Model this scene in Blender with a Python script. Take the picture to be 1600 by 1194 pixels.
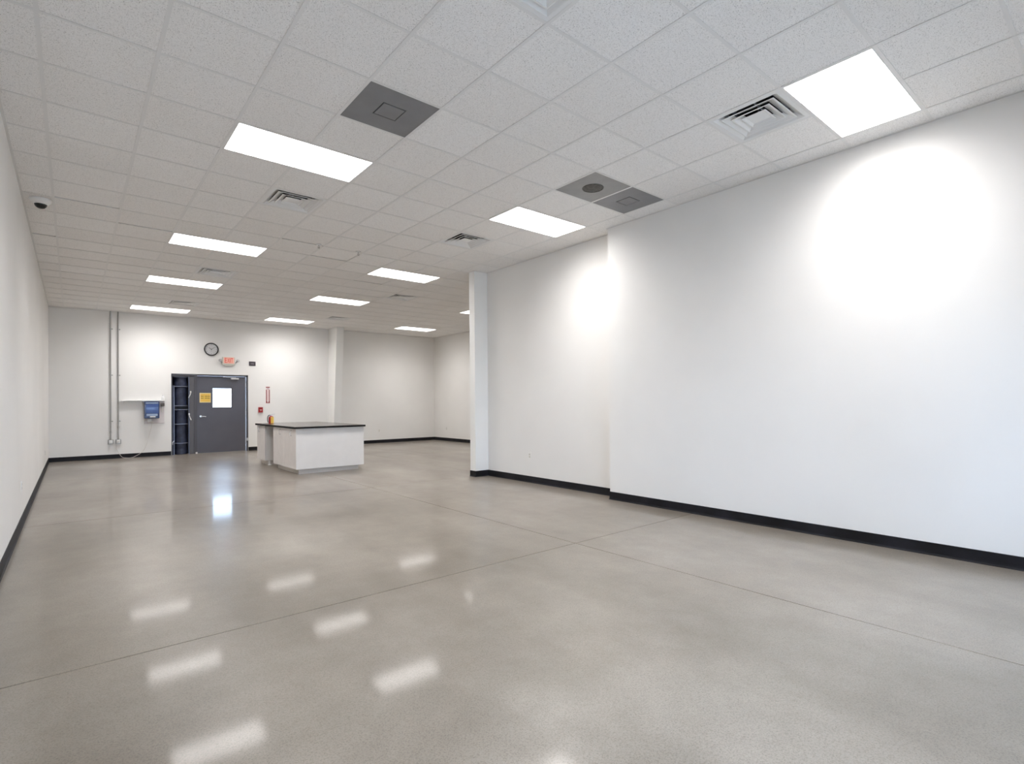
import bpy, bmesh, math, random
from mathutils import Vector, Matrix
random.seed(7)
PI = math.pi
sc = bpy.context.scene
C = sc.collection
for o in list(bpy.data.objects):
    bpy.data.objects.remove(o)

# ------------------------------------------------------------------ camera
EYE = 1.32
FPX, YAW, PITCH, ROLL, SHIFT = 828.417, 0.6921, 0.0072, -0.0080, 25.95
cd = bpy.data.cameras.new('camera'); cam = bpy.data.objects.new('camera', cd); C.objects.link(cam)
cd.sensor_fit = 'HORIZONTAL'; cd.sensor_width = 36.0
cd.lens = FPX / 1600.0 * 36.0
cd.shift_y = SHIFT / 1600.0
cd.clip_start = 0.05; cd.clip_end = 200
R0 = Vector((math.cos(YAW), -math.sin(YAW), 0)); F0 = Vector((math.sin(YAW), math.cos(YAW), 0)); U0 = Vector((0, 0, 1))
Fv = F0*math.cos(PITCH) + U0*math.sin(PITCH); Uv = U0*math.cos(PITCH) - F0*math.sin(PITCH)
Rv = R0*math.cos(ROLL) + Uv*math.sin(ROLL); U2 = Uv*math.cos(ROLL) - R0*math.sin(ROLL)
cam.matrix_world = Matrix(((Rv.x, U2.x, -Fv.x, 0), (Rv.y, U2.y, -Fv.y, 0), (Rv.z, U2.z, -Fv.z, EYE), (0, 0, 0, 1)))
sc.camera = cam

# ------------------------------------------------------------------ world, exposure, light levels
LAMP = 17.6            # radiance of the ceiling panels
w = bpy.data.worlds.new('sky'); sc.world = w; w.use_nodes = True
bg = w.node_tree.nodes['Background']
bg.inputs['Color'].default_value = (0.54, 0.70, 1.0, 1); bg.inputs['Strength'].default_value = 8.0
sc.view_settings.view_transform = 'Standard'; sc.view_settings.look = 'None'
sc.view_settings.gamma = 1.0; sc.view_settings.use_curve_mapping = False
sc.view_settings.exposure = 0.90
sc.cycles.max_bounces = 16; sc.cycles.diffuse_bounces = 10; sc.cycles.glossy_bounces = 6; sc.cycles.transparent_max_bounces = 12

# ------------------------------------------------------------------ room measures
G = 0.6096
X0, Y0 = -0.1637, 3.5902           # ceiling grid origin
HC = 3.668                          # ceiling
XL = -0.438; XR1 = 5.60; XR2 = 5.80; XR3 = 10.05
YF = -1.60; YS = 4.69; YP0 = 7.68; YP1 = 7.84; YB = 16.514
WT = HC + 0.10                      # top of walls

# ------------------------------------------------------------------ materials
def mat(name, col, rough=0.5, metal=0.0, spec=0.5, emit=None, estr=0.0):
    m = bpy.data.materials.new(name); m.use_nodes = True
    b = m.node_tree.nodes['Principled BSDF']
    b.inputs['Base Color'].default_value = (*col, 1); b.inputs['Roughness'].default_value = rough
    b.inputs['Metallic'].default_value = metal; b.inputs['Specular IOR Level'].default_value = spec
    if emit:
        b.inputs['Emission Color'].default_value = (*emit, 1); b.inputs['Emission Strength'].default_value = estr
    return m
class NT:
    def __init__(s, m):
        s.m = m; s.t = m.node_tree; s.b = s.t.nodes['Principled BSDF']
    def n(s, typ, **kw):
        x = s.t.nodes.new(typ)
        for k, v in kw.items(): setattr(x, k, v)
        return x
    def l(s, a, b): s.t.links.new(a, b)
    def pos(s, scale=(1, 1, 1)):
        g = s.n('ShaderNodeNewGeometry'); mp = s.n('ShaderNodeMapping'); mp.inputs['Scale'].default_value = scale; mp.inputs['Location'].default_value = (3.71, 5.13, 2.377)
        s.l(g.outputs['Position'], mp.inputs['Vector']); return mp.outputs['Vector']
    def noise(s, vec, scale, detail=4, rough=0.55, dist=0.0):
        x = s.n('ShaderNodeTexNoise'); x.inputs['Scale'].default_value = scale; x.inputs['Detail'].default_value = detail
        x.inputs['Roughness'].default_value = rough; x.inputs['Distortion'].default_value = dist
        s.l(vec, x.inputs['Vector']); return x.outputs['Fac']
    def ramp(s, fac, stops):
        x = s.n('ShaderNodeValToRGB'); x.color_ramp.interpolation = 'EASE'; e = x.color_ramp.elements
        while len(e) < len(stops): e.new(0.5)
        for i, (p, c) in enumerate(stops):
            e[i].position = p; e[i].color = (*c, 1) if len(c) == 3 else c
        s.l(fac, x.inputs['Fac']); return x.outputs['Color']
    def mix(s, fac, a, b, mode='MIX'):
        x = s.n('ShaderNodeMix', data_type='RGBA', blend_type=mode)
        for v, i in ((fac, 0), (a, 6), (b, 7)):
            if isinstance(v, (int, float)): x.inputs[i].default_value = v
            elif isinstance(v, tuple): x.inputs[i].default_value = (*v, 1)
            else: s.l(v, x.inputs[i])
        return x.outputs[2]
    def mapr(s, v, a, b, c, d):
        x = s.n('ShaderNodeMapRange'); s.l(v, x.inputs[0])
        for i, q in enumerate((a, b, c, d)): x.inputs[i+1].default_value = q
        return x.outputs[0]
    def bump(s, h, strength, dist):
        x = s.n('ShaderNodeBump'); x.inputs['Strength'].default_value = strength; x.inputs['Distance'].default_value = dist
        s.l(h, x.inputs['Height']); s.l(x.outputs['Normal'], s.b.inputs['Normal'])

def paint(name, col, rough=0.55):
    m = mat(name, col, rough, spec=0.35); t = NT(m)
    v = t.pos()
    n1 = t.noise(v, 0.7, 3); c = t.ramp(n1, [(0.3, tuple(q*0.975 for q in col)), (0.7, tuple(min(1, q*1.02) for q in col))])
    t.l(c, t.b.inputs['Base Color'])
    return m
M = {}
M['wall'] = paint('wall_paint', (0.81, 0.80, 0.78))
M['wall_edge'] = paint('corner_paint', (0.83, 0.83, 0.81), 0.45)

# polished concrete
m = mat('polished_concrete', (0.3, 0.28, 0.25), 0.15); t = NT(m)
v = t.pos(); vs = t.pos((1.5, 0.5, 1))
big = t.noise(v, 0.6, 3, 0.5, 0.0); str_ = t.noise(vs, 1.0, 4, 0.5, 0.0); mid = t.noise(v, 5, 5, 0.6); fine = t.noise(v, 160, 3, 0.7)
c1 = t.ramp(big, [(0.25, (0.190, 0.163, 0.132)), (0.5, (0.250, 0.220, 0.185)), (0.75, (0.308, 0.279, 0.243))])
c2 = t.ramp(str_, [(0.24, (0.70, 0.685, 0.66)), (0.74, (1.04, 1.04, 1.04))])
c = t.mix(0.8, c1, c2, 'MULTIPLY')
c = t.mix(0.5, c, t.ramp(mid, [(0.25, (0.80, 0.79, 0.77)), (0.75, (1.10, 1.10, 1.10))]), 'MULTIPLY')
c = t.mix(0.85, c, t.ramp(fine, [(0.34, (0.66, 0.65, 0.63)), (0.5, (1, 1, 1)), (0.68, (1.16, 1.16, 1.16))]), 'MULTIPLY')
vo = t.n('ShaderNodeTexVoronoi'); vo.inputs['Scale'].default_value = 24; t.l(v, vo.inputs['Vector'])
pit = t.ramp(vo.outputs['Distance'], [(0.035, (0.55, 0.53, 0.5)), (0.07, (1, 1, 1))])
c = t.mix(0.5, c, pit, 'MULTIPLY')
t.l(c, t.b.inputs['Base Color'])
t.l(t.mapr(str_, 0.1, 0.9, 0.38, 0.285), t.b.inputs['Roughness'])
t.b.inputs['Specular IOR Level'].default_value = 0.5
t.b.inputs["Coat Weight"].default_value = 0.30; t.b.inputs["Coat Roughness"].default_value = 0.08
bh = t.n('ShaderNodeMath', operation='ADD'); t.l(t.noise(v, 2.4, 4, 0.6), bh.inputs[0])
m2_ = t.n('ShaderNodeMath', operation='MULTIPLY'); t.l(t.noise(v, 22, 3, 0.6), m2_.inputs[0]); m2_.inputs[1].default_value = 0.10
t.l(m2_.outputs[0], bh.inputs[1]); t.bump(bh.outputs[0], 0.08, 0.008)
M['floor'] = m
M['joint'] = mat('joint_filler', (0.030, 0.027, 0.024), 0.9, spec=0.1)

# ceiling tile
m = mat('mineral_fibre_tile', (0.7, 0.7, 0.68), 0.9, spec=0.2); t = NT(m)
v = t.pos()
oi = t.n('ShaderNodeObjectInfo')
n1 = t.noise(v, 170, 3, 0.7, 0.4); n2 = t.noise(v, 60, 4, 0.7)
c = t.ramp(n1, [(0.33, (0.30, 0.29, 0.27)), (0.43, (0.90, 0.885, 0.87)), (0.7, (0.94, 0.93, 0.915))])
c = t.mix(0.5, c, t.ramp(n2, [(0.3, (0.93, 0.93, 0.93)), (0.7, (1.03, 1.03, 1.03))]), 'MULTIPLY')
tint = t.ramp(oi.outputs['Random'], [(0.0, (0.965, 0.96, 0.955)), (1.0, (1.0, 1.0, 1.0))])
c = t.mix(1.0, c, tint, 'MULTIPLY'); t.l(c, t.b.inputs['Base Color'])
t.bump(n1, 0.5, 0.003)
M['tile'] = m
M['tbar'] = mat('white_grid_metal', (0.78, 0.77, 0.755), 0.45, spec=0.4)
M['angle'] = mat('wall_angle_metal', (0.74, 0.73, 0.715), 0.5)
M['plenum'] = mat('plenum_deck', (0.10, 0.10, 0.10), 0.9)
m = mat('lamp_diffuser', (0.9, 0.9, 0.9), 0.5, emit=(1.0, 0.972, 0.955), estr=LAMP); t = NT(m); M['lamp'] = m
# prismatic lens: gives more light straight down than sideways
g_ = t.n('ShaderNodeNewGeometry'); dt = t.n('ShaderNodeVectorMath', operation='DOT_PRODUCT'); t.l(g_.outputs['Incoming'], dt.inputs[0]); t.l(g_.outputs['Normal'], dt.inputs[1])
pw = t.n('ShaderNodeMath', operation='POWER'); t.l(dt.outputs['Value'], pw.inputs[0]); pw.inputs[1].default_value = 1.7
t.l(t.mapr(pw.outputs[0], 0.0, 1.0, 0.09*LAMP, 1.12*LAMP), t.b.inputs['Emission Strength'])
M['white_metal'] = mat('white_enamel', (0.78, 0.78, 0.775), 0.35)
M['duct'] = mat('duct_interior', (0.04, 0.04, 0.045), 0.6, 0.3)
M['duct_metal'] = mat('duct_galvanised', (0.35, 0.36, 0.38), 0.35, 0.8)
def noisy(name, col, rough, amp=0.08, scale=9, metal=0.0, spec=0.5):
    m = mat(name, col, rough, metal, spec); t = NT(m)
    tc = t.n('ShaderNodeTexCoord'); n1 = t.noise(tc.outputs['Object'], scale, 4)
    c = t.ramp(n1, [(0.3, tuple(q*(1-amp) for q in col)), (0.7, tuple(min(1, q*(1+amp)) for q in col))])
    t.l(c, t.b.inputs['Base Color']); return m
M['panel'] = noisy('grey_panel_paint', (0.215, 0.215, 0.225), 0.45, 0.06, 5)
M['panel_warm'] = noisy('grey_speaker_paint', (0.28, 0.278, 0.275), 0.5, 0.06, 5)
M['grille'] = noisy('perforated_grille', (0.085, 0.080, 0.070), 0.6, 0.35, 30)
# perforations of the grille as fine relief
t = NT(M['grille']); tc = t.n('ShaderNodeTexCoord'); vo = t.n('ShaderNodeTexVoronoi'); vo.inputs['Scale'].default_value = 160
t.l(tc.outputs['Object'], vo.inputs['Vector']); t.bump(vo.outputs['Distance'], 0.6, 0.004)
M['rubber'] = noisy('black_rubber_base', (0.009, 0.009, 0.012), 0.55, 0.5, 3, spec=0.25)
M['door'] = noisy('charcoal_door_paint', (0.098, 0.098, 0.118), 0.38, 0.05, 2)
M['frame'] = noisy('charcoal_frame_paint', (0.078, 0.076, 0.086), 0.40, 0.05, 2)
M['leaf2'] = noisy('side_panel_paint', (0.115, 0.112, 0.122), 0.42, 0.06, 2)
M['chrome'] = mat('satin_chrome', (0.72, 0.72, 0.74), 0.25, 0.9)
M['silver'] = mat('silver_paint', (0.62, 0.62, 0.64), 0.35, 0.3)
M['barrel'] = noisy('dark_blue_plastic', (0.024, 0.031, 0.060), 0.42, 0.4, 6)
M['rim'] = mat('pale_steel', (0.25, 0.27, 0.34), 0.35, 0.6)
M['white_plastic'] = mat('white_plastic', (0.80, 0.79, 0.77), 0.35)
M['ivory'] = mat('ivory_plastic', (0.66, 0.64, 0.58), 0.4)
M['clear_white'] = mat('translucent_plastic', (0.86, 0.87, 0.88), 0.2)
M['cloth_grey'] = mat('dark_grey_plastic', (0.10, 0.085, 0.075), 0.5)
M['conduit'] = mat('galvanised_conduit', (0.36, 0.355, 0.34), 0.42, 0.45)
M['box'] = mat('galvanised_box', (0.34, 0.33, 0.31), 0.42, 0.5)
M['cabinet'] = noisy('white_laminate', (0.74, 0.715, 0.69), 0.45, 0.02, 4)
M['cab_door_shaded'] = noisy('shaded_door_laminate', (0.70, 0.665, 0.645), 0.45, 0.03, 6)  # white laminate doors, with the pinkish-grey cast of the lighting painted into the colour
M['board'] = mat('pinkish_board', (0.68, 0.63, 0.63), 0.5)
M['toe'] = mat('toe_kick_laminate', (0.70, 0.65, 0.60), 0.5)
M['counter'] = noisy('dark_laminate_top', (0.085, 0.072, 0.064), 0.25, 0.2, 14)
M['counter_edge'] = mat('dark_edge_band', (0.010, 0.009, 0.009), 0.7, spec=0.2)
M['red'] = mat('red_enamel', (0.36, 0.012, 0.015), 0.35)
M['darkred'] = mat('dark_red_print', (0.20, 0.010, 0.014), 0.5)
M['sign_white'] = mat('sign_white', (0.80, 0.74, 0.72), 0.5)
M['pinkish'] = mat('arrow_white', (0.78, 0.62, 0.60), 0.5)
M['yellow'] = mat('yellow_print', (0.85, 0.56, 0.10), 0.5)
M['pale_yellow'] = mat('pale_yellow_border', (0.80, 0.66, 0.36), 0.5)
M['ink'] = mat('brown_black_ink', (0.09, 0.055, 0.01), 0.6)
M['ink_faint'] = mat('faint_ink', (0.45, 0.31, 0.05), 0.6)
M['black'] = mat('black_plastic', (0.012, 0.012, 0.013), 0.35)
M['dark_sign'] = mat('dark_plum_sign', (0.050, 0.040, 0.050), 0.5)
M['grey_print'] = mat('grey_print', (0.42, 0.38, 0.42), 0.5)
M['face'] = mat('clock_face', (0.60, 0.60, 0.61), 0.4)
M['hand'] = mat('clock_hand', (0.07, 0.07, 0.07), 0.5)
M['exit_face'] = mat('exit_lit_face', (0.75, 0.42, 0.34), 0.5, emit=(1.0, 0.45, 0.33), estr=0.10)
M['exit_red'] = mat('exit_lit_letters', (0.50, 0.015, 0.01), 0.5, emit=(1.0, 0.03, 0.02), estr=0.12)
M['lamp_head'] = mat('lamp_head_grey', (0.28, 0.26, 0.26), 0.35, 0.2)
M['navy'] = mat('navy_translucent', (0.022, 0.036, 0.105), 0.18)
M['blue'] = mat('blue_translucent', (0.055, 0.105, 0.30), 0.15)
M['pale_blue'] = mat('pale_blue_plastic', (0.30, 0.38, 0.55), 0.3)
M['cord'] = mat('white_cord', (0.66, 0.62, 0.58), 0.45)
M['smoked'] = mat('smoked_dome', (0.012, 0.014, 0.014), 0.06)
M['apron'] = noisy('outside_concrete', (0.55, 0.53, 0.50), 0.8, 0.05, 1)
M['asphalt'] = noisy('outside_asphalt', (0.22, 0.22, 0.22), 0.9, 0.1, 1)
# thin clear pane
m = bpy.data.materials.new('clear_glass'); m.use_nodes = True; nt = m.node_tree
for n in list(nt.nodes): nt.nodes.remove(n)
out = nt.nodes.new('ShaderNodeOutputMaterial'); mx = nt.nodes.new('ShaderNodeMixShader'); tr = nt.nodes.new('ShaderNodeBsdfTransparent'); gl = nt.nodes.new('ShaderNodeBsdfGlossy')
tr.inputs['Color'].default_value = (0.93, 0.96, 0.95, 1); gl.inputs['Roughness'].default_value = 0.02
fr = nt.nodes.new('ShaderNodeFresnel'); fr.inputs['IOR'].default_value = 1.35
nt.links.new(fr.outputs[0], mx.inputs[0]); nt.links.new(tr.outputs[0], mx.inputs[1]); nt.links.new(gl.outputs[0], mx.inputs[2]); nt.links.new(mx.outputs[0], out.inputs[0])
M['glass'] = m

# ------------------------------------------------------------------ mesh helpers
def box(bm, lo, hi, bev=0.0, seg=2):
    b = bmesh.new(); bmesh.ops.create_cube(b, size=1.0)
    for v in b.verts:
        v.co = Vector([(lo[i]+hi[i])/2 + v.co[i]*(hi[i]-lo[i]) for i in range(3)])
    if bev: bmesh.ops.bevel(b, geom=b.edges[:], offset=bev, segments=seg, profile=0.7, affect='EDGES', clamp_overlap=True)
    merge(bm, b)
def merge(bm, b):
    me = bpy.data.meshes.new('tmp'); b.to_mesh(me); b.free(); bm.from_mesh(me); bpy.data.meshes.remove(me)
def cyl(bm, a, b_, r, r2=None, seg=20, caps=True):
    a = Vector(a); b_ = Vector(b_); d = b_-a; r2 = r if r2 is None else r2
    b = bmesh.new(); bmesh.ops.create_cone(b, cap_ends=caps, segments=seg, radius1=r, radius2=r2, depth=d.length)
    q = d.to_track_quat('Z', 'Y').to_matrix().to_4x4()
    bmesh.ops.transform(b, matrix=Matrix.Translation((a+b_)/2) @ q, verts=b.verts); merge(bm, b)
def lathe(bm, prof, c=(0, 0, 0), axis='Z', seg=32):
    b = bmesh.new(); rings = []
    for r, z in prof:
        if r < 1e-6: rings.append([b.verts.new((0, 0, z))])
        else: rings.append([b.verts.new((r*math.cos(2*PI*i/seg), r*math.sin(2*PI*i/seg), z)) for i in range(seg)])
    for A, B in zip(rings, rings[1:]):
        for i in range(seg):
            j = (i+1) % seg
            f = [A[i % len(A)], A[j % len(A)], B[j % len(B)], B[i % len(B)]]
            u = []
            for q in f:
                if q not in u: u.append(q)
            if len(u) > 2:
                try: b.faces.new(u)
                except ValueError: pass
    if axis == 'Y': bmesh.ops.rotate(b, matrix=Matrix.Rotation(PI/2, 3, 'X'), verts=b.verts)   # +Z -> -Y
    bmesh.ops.translate(b, vec=Vector(c), verts=b.verts)
    bmesh.ops.recalc_face_normals(b, faces=b.faces); merge(bm, b)
def tube(bm, pts, r, seg=10, smooth=True):
    pts = [Vector(p) for p in pts]
    if smooth:
        q = []
        for i in range(len(pts)-1):
            p0 = pts[max(i-1, 0)]; p1 = pts[i]; p2 = pts[i+1]; p3 = pts[min(i+2, len(pts)-1)]
            for k in range(6):
                s = k/6; q.append(0.5*((2*p1)+(-p0+p2)*s+(2*p0-5*p1+4*p2-p3)*s*s+(-p0+3*p1-3*p2+p3)*s**3))
        q.append(pts[-1]); pts = q
    b = bmesh.new(); rings = []; up = Vector((0.13, 0.31, 0.94)).normalized()
    for i, p in enumerate(pts):
        d = (pts[min(i+1, len(pts)-1)]-pts[max(i-1, 0)]).normalized()
        x = d.cross(up).normalized(); y = d.cross(x)
        rings.append([b.verts.new(p + x*r*math.cos(2*PI*k/seg) + y*r*math.sin(2*PI*k/seg)) for k in range(seg)])
    for A, B in zip(rings, rings[1:]):
        for i in range(seg): b.faces.new((A[i], A[(i+1) % seg], B[(i+1) % seg], B[i]))
    b.faces.new(rings[0]); b.faces.new(rings[-1][::-1])
    bmesh.ops.recalc_face_normals(b, faces=b.faces); merge(bm, b)
def extrude_profile(bm, prof, p0, p1, nrm):
    # prof: (distance out of the wall, height); run from p0 to p1 at floor level
    p0 = Vector(p0); p1 = Vector(p1); n = Vector(nrm)
    b = bmesh.new(); A = [b.verts.new(p0+n*u+Vector((0, 0, z))) for u, z in prof]; B = [b.verts.new(p1+n*u+Vector((0, 0, z))) for u, z in prof]
    k = len(prof)
    for i in range(k): b.faces.new((A[i], A[(i+1) % k], B[(i+1) % k], B[i]))
    b.faces.new(A); b.faces.new(B[::-1]); bmesh.ops.recalc_face_normals(b, faces=b.faces); merge(bm, b)
def BM(): return bmesh.new()
def obj(name, bm, m, parent=None, smooth=False, loc=None):
    me = bpy.data.meshes.new(name); bm.to_mesh(me); bm.free()
    ms = m if isinstance(m, (list, tuple)) else [m]
    for q in ms: me.materials.append(M[q] if isinstance(q, str) else q)
    o = bpy.data.objects.new(name, me); C.objects.link(o)
    if smooth:
        me.polygons.foreach_set('use_smooth', [True]*len(me.polygons))
        try: me.set_sharp_from_angle(angle=math.radians(38))
        except Exception: pass
    if parent: o.parent = parent
    if loc: o.location = loc
    return o
def tag(o, label=None, cat=None, group=None, kind=None):
    if label: o['label'] = label
    if cat: o['category'] = cat
    if group: o['group'] = group
    if kind: o['kind'] = kind
    return o
def thing(name, label, cat, loc=(0, 0, 0), group=None, kind=None):
    o = bpy.data.objects.new(name, None); o.empty_display_size = 0.1; C.objects.link(o); o.location = loc
    return tag(o, label, cat, group, kind)
def struct(name, bm, m, label=None, parent=None):
    o = obj(name, bm, m, parent)
    if not parent: o['kind'] = 'structure'
    if label: o['label'] = label
    return o
def dup(root, loc, label, cat=None, group=None, name=None):
    def cp(o, par):
        c = o.copy(); C.objects.link(c)
        if par: c.parent = par
        for ch in list(o.children): cp(ch, c)
        return c
    r = cp(root, None); r.location = loc; r['label'] = label
    if cat: r['category'] = cat
    if group: r['group'] = group
    return r
def text_bm(s, size, depth=0.001):
    cu = bpy.data.curves.new('t', 'FONT'); cu.body = s; cu.size = size; cu.extrude = depth; cu.align_x = 'CENTER'; cu.align_y = 'CENTER'
    cu.resolution_u = 3
    o = bpy.data.objects.new('t', cu); C.objects.link(o)
    dg = bpy.context.evaluated_depsgraph_get(); me = bpy.data.meshes.new_from_object(o.evaluated_get(dg))
    b = bmesh.new(); b.from_mesh(me); bpy.data.meshes.remove(me); bpy.data.objects.remove(o); bpy.data.curves.remove(cu)
    bmesh.ops.rotate(b, matrix=Matrix.Rotation(PI/2, 3, 'X'), verts=b.verts)   # faces -Y
    return b
def move(b, v): bmesh.ops.translate(b, vec=Vector(v), verts=b.verts); return b
def glyph_row(bm, x, z, y, wds, h, gap, t=0.0015):
    # a row of unreadable little letter shapes: words given as letter counts with letter width
    for n, lw in wds:
        for i in range(n):
            a = x + i*lw; k = (i*7 + n*3) % 4; s = lw*0.28
            box(bm, (a, y-t, z), (a+s, y, z+h))
            if k in (0, 1): box(bm, (a, y-t, z+h*0.8), (a+lw*0.8, y, z+h))
            if k in (1, 2): box(bm, (a, y-t, z), (a+lw*0.8, y, z+h*0.2))
            if k in (0, 3): box(bm, (a+lw*0.5, y-t, z), (a+lw*0.8, y, z+h*0.85))
        x += n*lw + gap
    return bm

# ================================================================== STRUCTURE
# floor: dark filler bed with slabs laid proud of the sawn joints
b = BM(); box(b, (XL-0.3, YF-0.3, -0.20), (XR3+0.3, YB+0.75, -0.012)); floor = struct('floor', b, 'joint', 'polished grey concrete floor with thin sawn joints')
JW = 0.0038
xs = [XL-0.25, 3.615, 5.90, XR3+0.25]; ys = [YF-0.25, 3.45, 7.84, 12.22, YB+0.62]
for i in range(3):
    for j in range(4):
        b = BM(); box(b, (xs[i]+JW, ys[j]+JW, -0.012), (xs[i+1]-JW, ys[j+1]-JW, 0.0), 0.0012, 1)
        obj('concrete_slab', b, 'floor', floor)

# walls
def wall(name, parts, m='wall'):
    b = BM()
    for lo, hi in parts: box(b, lo, hi)
    return struct(name, b, m)
wall('wall_left', [((XL-0.15, YF-0.15, -0.01), (XL, YB+0.15, WT))])
DX0, DX1, DZ = 2.005, 3.872, 2.158
wall('wall_back', [((XL-0.15, YB, -0.01), (DX0, YB+0.16, WT)), ((DX1, YB, -0.01), (XR3+0.15, YB+0.16, WT)), ((DX0, YB, DZ), (DX1, YB+0.16, WT))])
wall('wall_right', [((XR1, YF-0.15, -0.01), (XR1+0.5, YS, WT))])
wall('wall_right_recessed', [((XR2, YS-0.01, -0.01), (XR2+0.3, YP0, WT))])
wall('wall_partition_end', [((5.515, YP0, -0.01), (XR2+0.3, YP1, WT)), ((XR2, YP1-0.005, -0.01), (XR3+0.15, YP1+0.0, WT))], 'wall_edge')
wall('wall_alcove_right', [((XR3, YP0, -0.01), (XR3+0.15, YB+0.15, WT))])
# street side wall behind the camera with two shop windows
wz0, wz1 = 0.35, 2.15; wx = [(0.3, 2.2), (3.0, 4.9)]
fp = [((XL-0.15, YF-0.15, -0.01), (wx[0][0], YF, WT)), ((wx[0][1], YF-0.15, -0.01), (wx[1][0], YF, WT)), ((wx[1][1], YF-0.15, -0.01), (XR1+0.2, YF, WT))]
for a, c in wx: fp += [((a, YF-0.15, -0.01), (c, YF, wz0)), ((a, YF-0.15, wz1), (c, YF, WT))]
wall('wall_front', fp)
for k, (a, c) in enumerate(wx):
    wn = thing('window_%d' % (k+1), None, None, ((a+c)/2, YF-0.08, wz0), kind='structure')
    hw = (c-a)/2; hh = wz1-wz0
    b = BM()
    for lo, hi in [((-hw, -0.03, 0), (-hw+0.05, 0.03, hh)), ((hw-0.05, -0.03, 0), (hw, 0.03, hh)), ((-0.025, -0.03, 0), (0.025, 0.03, hh)), ((-hw, -0.03, 0), (hw, 0.03, 0.05)), ((-hw, -0.03, hh-0.05), (hw, 0.03, hh))]:
        box(b, lo, hi)
    obj('window_frame', b, 'frame', wn)
    for s in (-1, 1):
        b = BM(); x0_, x1_ = sorted((s*0.025, s*(hw-0.05))); box(b, (x0_, -0.004, 0.05), (x1_, 0.004, hh-0.05)); obj('pane', b, 'glass', wn)
# tapered steel-frame pilaster boxed in on the back wall
b = BM(); x0, x1 = 6.20, 6.42
vs_ = [b.verts.new(p) for p in [(x0, YB+0.01, -0.01), (x1, YB+0.01, -0.01), (x1, YB-0.36, -0.01), (x0, YB-0.36, -0.01), (x0, YB+0.01, WT), (x1, YB+0.01, WT), (x1, YB-0.71, WT), (x0, YB-0.71, WT)]]
for f in [(0, 1, 2, 3), (7, 6, 5, 4), (0, 4, 5, 1), (1, 5, 6, 2), (2, 6, 7, 3), (3, 7, 4, 0)]: b.faces.new([vs_[i] for i in f])
bmesh.ops.recalc_face_normals(b, faces=b.faces)
struct('wall_pilaster', b, 'wall_edge', 'white boxed pilaster on the back wall, wider at the top')

# cove base
COVE = [(0, 0), (0.020, 0.0), (0.020, 0.003), (0.012, 0.006), (0.008, 0.014), (0.0065, 0.03), (0.0065, 0.102), (0.004, 0.105), (0, 0.105)]
def base(name, runs):
    b = BM()
    for p0, p1, n in runs: extrude_profile(b, COVE, p0, p1, n)
    struct(name, b, 'rubber', 'black rubber cove base')
base('baseboard_left', [((XL, YF, 0), (XL, YB, 0), (1, 0, 0))])
base('baseboard_back', [((XL, YB, 0), (DX0-0.005, YB, 0), (0, -1, 0)), ((DX1+0.005, YB, 0), (x0, YB, 0), (0, -1, 0)), ((x1, YB, 0), (XR3, YB, 0), (0, -1, 0)),
    ((x0, YB, 0), (x0, YB-0.365, 0), (-1, 0, 0)), ((x0-0.015, YB-0.36, 0), (x1+0.015, YB-0.36, 0), (0, -1, 0)), ((x1, YB-0.365, 0), (x1, YB, 0), (1, 0, 0))])
base('baseboard_right', [((XR1, YF, 0), (XR1, YS+0.006, 0), (-1, 0, 0)), ((XR1-0.006, YS, 0), (XR2, YS, 0), (0, 1, 0)), ((XR2, YS, 0), (XR2, YP0, 0), (-1, 0, 0)),
    ((5.515-0.006, YP0, 0), (XR2, YP0, 0), (0, -1, 0)), ((5.515, YP0-0.006, 0), (5.515, YP1+0.006, 0), (-1, 0, 0)), ((5.515-0.006, YP1, 0), (XR3, YP1, 0), (0, 1, 0))])
base('baseboard_alcove', [((XR3, YP1, 0), (XR3, YB, 0), (-1, 0, 0))])

# ---- ceiling: dark deck above, T-bar grid, lay-in tiles
b = BM(); box(b, (XL-0.2, YF-0.2, WT+0.30), (XR3+0.2, YB+0.2, WT+0.34))
box(b, (XL-0.2, YF-0.2, WT-0.01), (XL-0.05, YB+0.2, WT+0.3)); box(b, (XR3+0.05, YF-0.2, WT-0.01), (XR3+0.2, YB+0.2, WT+0.3))
box(b, (XL-0.2, YF-0.2, WT-0.01), (XR3+0.2, YF-0.05, WT+0.3)); box(b, (XL-0.2, YB+0.05, WT-0.01), (XR3+0.2, YB+0.2, WT+0.3))
ceil_ = struct('ceiling', b, 'plenum', 'white suspended tile ceiling')
def gx(c): return X0 + G*c
def gy(r): return Y0 + G*r
def xmax(y): return XR1 if y < YS-0.02 else (XR2 if y < YP0 else XR3)
LIGHTS = [(2, 2), (2, 8), (2, 13), (2, 19), (7, -4), (7, 2), (7, 8), (7, 13), (7, 19), (13, 12), (13, 18), (2, -4)]
VENTS = [(3, 4), (3, 11), (3, 17), (7, -3), (7, 4), (9, 11), (9, 17), (3, -3)]
PANELS = [(3, 0), (7, 0), (8, 0)]      # (col,row) one cell each: access, speaker, access
VENTS = [(c if (c, r) != (7, -3) else 7, r) for c, r in VENTS]
occ = set()
for c, r in LIGHTS: occ |= {(c, r), (c+1, r)}
for q in VENTS + PANELS: occ.add(q)
lightmid = {(c+1, r) for c, r in LIGHTS}
TH = 0.0012; BW = 0.012
# runners along the room
for c in range(0, 17):
    x = gx(c); ystart = YF if x < XR1-0.02 else (YP1 if x > XR2-0.02 else YS)
    b = BM(); y = ystart; segs = []; cur = ystart
    for r in range(-9, 22):
        if (c, r) in lightmid and gy(r) > ystart:
            segs.append((cur, gy(r)-BW)); cur = gy(r+1)+BW
    segs.append((cur, YB))
    for a, e in segs:
        box(b, (x-BW, a, HC), (x+BW, e, HC+TH)); box(b, (x-0.001, a, HC+TH), (x+0.001, e, HC+0.035))
    obj('main_runner', b, 'tbar', ceil_)
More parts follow.
